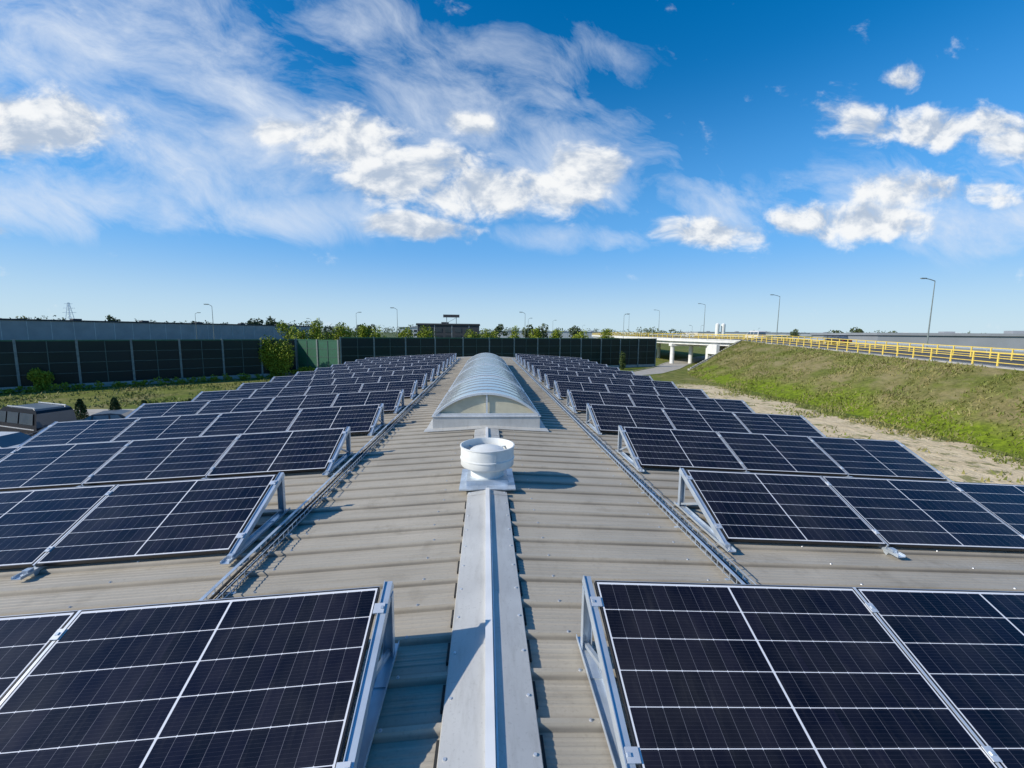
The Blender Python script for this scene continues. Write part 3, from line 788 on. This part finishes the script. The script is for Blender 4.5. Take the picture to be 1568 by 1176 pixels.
# ------------------------------------------------------------ vehicles
def car(x,y,ang,color,kind='car',z=GZ+.006):
    paint,nb,b=new_mat('car_paint'); b.inputs['Base Color'].default_value=(*color,1); b.inputs['Roughness'].default_value=.3
    b.inputs['Specular IOR Level'].default_value=.45
    mb=MB()
    if kind=='car':
        Ln=4.4;Wd=.9
        prof=[(-2.2,.35),(-2.2,.75),(-2.1,.92),(-1.7,1.0),(-1.15,1.38),(-.6,1.47),(.35,1.44),(1.15,.98),(1.9,.86),(2.15,.7),(2.2,.35)]; belt=.95
    else:
        Ln=5.2;Wd=.98
        prof=[(-2.6,.4),(-2.6,1.0),(-2.52,1.85),(-2.4,2.02),(-2.1,2.10),(.8,2.10),(1.15,2.0),(1.45,1.8),(2.05,1.18),(2.5,1.02),(2.62,.85),(2.64,.5),(2.6,.4)]; belt=1.12
    c,s=math.cos(ang),math.sin(ang)
    def T(p,w): return (x+p[0]*c-w*s,y+p[0]*s+w*c,z+p[1])
    def wid(h): return Wd if h<=belt else Wd-(h-belt)*(.32 if kind=='car' else .16)
    Lf=[T(p,wid(p[1])) for p in prof]; Rt=[T(p,-wid(p[1])) for p in prof]
    mb.quad(Lf,0); mb.quad(Rt[::-1],0)
    for i in range(len(prof)):
        j=(i+1)%len(prof); m=0
        if prof[i][1]>=belt-.15 and prof[j][1]>=belt-.02 and abs(prof[i][1]-prof[j][1])>.3: m=1
        mb.quad([Lf[i],Rt[i],Rt[j],Lf[j]],m)
    hi=1.36 if kind=='car' else 1.84
    spans=((-1.35,-.65,-1.0,-.6),(-.55,.3,-.5,.25),(.4,.95,.35,.45)) if kind=='car' else ((-2.3,-.9,-2.25,-.9),(-.75,.4,-.75,.4),(.55,1.75,.55,1.35))
    for a,b2,a2,b3 in spans:
        for sg in(1,-1):
            q=[T((a,belt+.04),sg*(wid(belt+.04)+.035)),T((b2,belt+.04),sg*(wid(belt+.04)+.035)),T((b3,hi),sg*(wid(hi)+.035)),T((a2,hi),sg*(wid(hi)+.035))]
            mb.quad(q,1)
    for sg in(1,-1):   # sill trim and roof rails
        mb.box(T((-Ln*.45,belt-.28),sg*(Wd+.012)),(c,s,0),(-s,c,0),(0,0,1),(0,Ln*.9),(-.012,.012),(0,.05),3 if kind!='car' else 2)
        if kind!='car': mb.box(T((-2.1,2.13),sg*.72),(c,s,0),(-s,c,0),(0,0,1),(0,2.9),(-.02,.02),(0,.05),3)
    for wx in(-Ln*.3,Ln*.31):
        for sg in(1,-1):
            n=18; cen=T((wx,.33),sg*(Wd-.08)); i0=len(mb.v); ax=Vector((-s,c,0))*sg
            for off,r in((-.1,.33),(.1,.33),(.105,.2)):
                for k in range(n):
                    a=2*math.pi*k/n; v=Vector(cen)+ax*off+Vector((c*math.cos(a)*r,s*math.cos(a)*r,math.sin(a)*r)); mb.v.append(tuple(v))
            for lay in(0,1):
                for k in range(n): mb.f.append((i0+lay*n+k,i0+lay*n+(k+1)%n,i0+(lay+1)*n+(k+1)%n,i0+(lay+1)*n+k)); mb.m.append(2)
            mb.f.append(tuple(i0+2*n+k for k in range(n))); mb.m.append(3)
    xf=2.2 if kind=='car' else 2.6; xb=prof[0][0]
    for sg in(1,-1):
        mb.box(T((xf-.03,.62),sg*.62),(c,s,0),(-s,c,0),(0,0,1),(-.05,.07),(-.18,.18),(0,.14),4)
        mb.box(T((xb,.72),sg*.68),(c,s,0),(-s,c,0),(0,0,1),(-.02,.05),(-.14,.14),(0,.16),5)
        mb.box(T((.75 if kind=='car' else 1.5,belt+.05),sg*(Wd+.1)),(c,s,0),(-s,c,0),(0,0,1),(-.06,.06),(-.1,.1),(0,.14),0)
    red=bpy.data.materials.get('tail_light') or simple('tail_light',(.35,.01,.01),None,.3)
    o=mb.make('parked_van' if kind!='car' else 'parked_car',[paint,M_carglass,M_rubber,M_alu,M_white,red])
    return o
car(-29.3,28.6,math.pi*.88,(.012,.014,.02),'van')
car(-25.7,29.6,math.pi*1.1,(.03,.033,.045))
car(-25.0,26.2,math.pi+.04,(.03,.03,.035))
car(-25.6,23.2,.0,(.5,.51,.52))
car(-30.5,24.6,.0,(.3,.31,.33))
car(-36,29.6,.0,(.02,.03,.07))
car(66,100,math.pi/2,(.6,.6,.6),'van',z=1.02)
car(61,70,math.pi/2,(.03,.03,.04),'car',z=.5)
car(72.5,84,math.pi/2,(.02,.02,.02),'van',z=.2)

# ------------------------------------------------------------ sun + sky
EL=math.radians(32); AZ=(-.968,-.25)
sd=Vector((AZ[0]*math.cos(EL),AZ[1]*math.cos(EL),math.sin(EL)))
sun=bpy.data.lights.new('sun','SUN'); sun.energy=5.0; sun.angle=math.radians(.5); sun.color=(1,.93,.81)
so=bpy.data.objects.new('sun',sun); COL.objects.link(so); so.rotation_euler=sd.to_track_quat('Z','Y').to_euler()
world=bpy.data.worlds.new('World'); scene.world=world; world.use_nodes=True
world.cycles.sampling_method='MANUAL'; world.cycles.sample_map_resolution=256
nb=NB(world.node_tree); bg=world.node_tree.nodes['Background']
sky=nb.node('ShaderNodeTexSky',sky_type='NISHITA'); sky.sun_disc=False
sky.sun_elevation=EL; sky.sun_rotation=math.atan2(AZ[0],AZ[1])%(2*math.pi)
sky.air_density=1.0; sky.dust_density=.3; sky.ozone_density=3.0; sky.altitude=100
hsv=nb.node('ShaderNodeHueSaturation'); hsv.inputs['Saturation'].default_value=1.42; hsv.inputs['Value'].default_value=1.10; nb.l.new(sky.outputs[0],hsv.inputs['Color'])
D=nb.node('ShaderNodeTexCoord').outputs['Generated']; s=nb.sep(D)
haze=nb.mix(nb.mr(s[2],.0,.20,0,1,True),(3.6,4.9,5.9),(1.05,2.9,5.9))
skyc=nb.mix(nb.mr(s[2],.03,.50,.92,0,True),hsv.outputs[0],haze)
yy=nb.m('MAXIMUM',nb.m('ABSOLUTE',s[1]),.05)
u=nb.m('DIVIDE',s[0],yy); v=nb.m('DIVIDE',s[2],yy); uv=nb.comb(u,v)
front=nb.mr(s[1],.02,.12)
warp=nb.noise(uv,3.,3,out=1); wv=nb.vm('MULTIPLY',nb.vm('SUBTRACT',warp,(.5,.5,.5)),(.18,.10,0))
uvw=nb.vm('ADD',uv,wv)
def blob(vec,cu,cv,ru,rv,soft=0.):
    d=nb.vm('LENGTH',nb.vm('MULTIPLY',nb.vm('SUBTRACT',vec,(cu,cv,0)),(1/ru,1/rv,0)))
    return nb.mr(d,1.25,soft,0,1,True)
def union(lst):
    r=lst[0]
    for q in lst[1:]: r=nb.m('MAXIMUM',r,q)
    return r
cum=union([blob(uvw,*q) for q in((-.30,.41,.26,.11),(-.19,.35,.26,.11),(-.03,.31,.24,.085),(-.154,.232,.22,.04),(.12,.32,.18,.085),(.23,.36,.15,.10),(-.95,.42,.28,.10),(-1.2,.46,.26,.08),(.54,.236,.22,.06),(.88,.28,.30,.065),(1.02,.345,.32,.07),(1.10,.49,.40,.075),(1.35,.46,.35,.07),(.96,.59,.08,.05),(-.03,.46,.10,.05),(-1.1,.22,.14,.025),(-.45,.42,.16,.045))])
cir=union([nb.m('MULTIPLY',blob(uvw,*q[:4]),q[4]) for q in((-.85,.62,.6,.28,1.),(-.6,.43,.6,.2,1.),(-.05,.48,.40,.24,.8),(.16,.38,.38,.16,.95),(-.9,.28,.5,.09,1.),(.24,.225,.3,.04,.85),(-.42,.25,.35,.07,.85),(1.05,.31,.5,.14,.85),(.5,.30,.25,.1,.6),(-.3,.65,.3,.15,.5),(1.3,.28,.4,.09,1.),(.2,.6,.2,.12,.5))])
pc=nb.vm('MULTIPLY',uvw,(1,1.5,1))
n1=nb.noise(pc,6.6,8,.60); n1b=nb.noise(nb.vm('ADD',pc,(-.020,.040,0)),6.6,5,.60)
dens=nb.mr(nb.m('ADD',n1,nb.m('MULTIPLY',cum,.42)),.62,.86,0,1,True)
light=nb.mr(nb.m('SUBTRACT',n1,n1b),-.12,.12,0,1,True)
rot=nb.node('ShaderNodeMapping'); rot.inputs['Rotation'].default_value=(0,0,math.radians(24)); nb.l.new(uvw,rot.inputs[0])
c1=nb.noise(nb.vm('MULTIPLY',rot.outputs[0],(1.8,3.6,1)),1.9,8,.64,.4)
cd=nb.mr(nb.m('ADD',c1,nb.m('MULTIPLY',cir,.30)),.57,1.0,0,1,False)
cd=nb.m('MULTIPLY',cd,nb.mr(cir,0.,.35))
cd=nb.m('MULTIPLY',cd,1.0,clamp=True)
K=5.9
col=nb.mix(nb.m('MULTIPLY',cd,front),skyc,(K*.86,K*.95,K*1.08))
ccol=nb.mix(light,(K*.55,K*.65,K*.80),(K*1.12,K*1.13,K*1.13))
col=nb.mix(nb.m('MULTIPLY',nb.m('MULTIPLY',dens,.95),front),col,ccol)
nb.l.new(col,bg.inputs['Color']); bg.inputs['Strength'].default_value=.145

# ------------------------------------------------------------ camera
pit,yaw,roll=.1208,.0630,.0097
F=Vector((math.sin(yaw)*math.cos(pit),math.cos(yaw)*math.cos(pit),-math.sin(pit)))
R=Vector((math.cos(yaw),-math.sin(yaw),0)); U=R.cross(F)
R2=R*math.cos(roll)+U*math.sin(roll); U2=-R*math.sin(roll)+U*math.cos(roll)
cam=bpy.data.cameras.new('camera'); co=bpy.data.objects.new('camera',cam); COL.objects.link(co)
M=Matrix((R2,U2,-F)).transposed().to_4x4(); M.translation=Vector((-.025,0,2.0366)); co.matrix_world=M
cam.sensor_width=36; cam.lens=643.5/1568*36; cam.clip_start=.05; cam.clip_end=9000
scene.camera=co
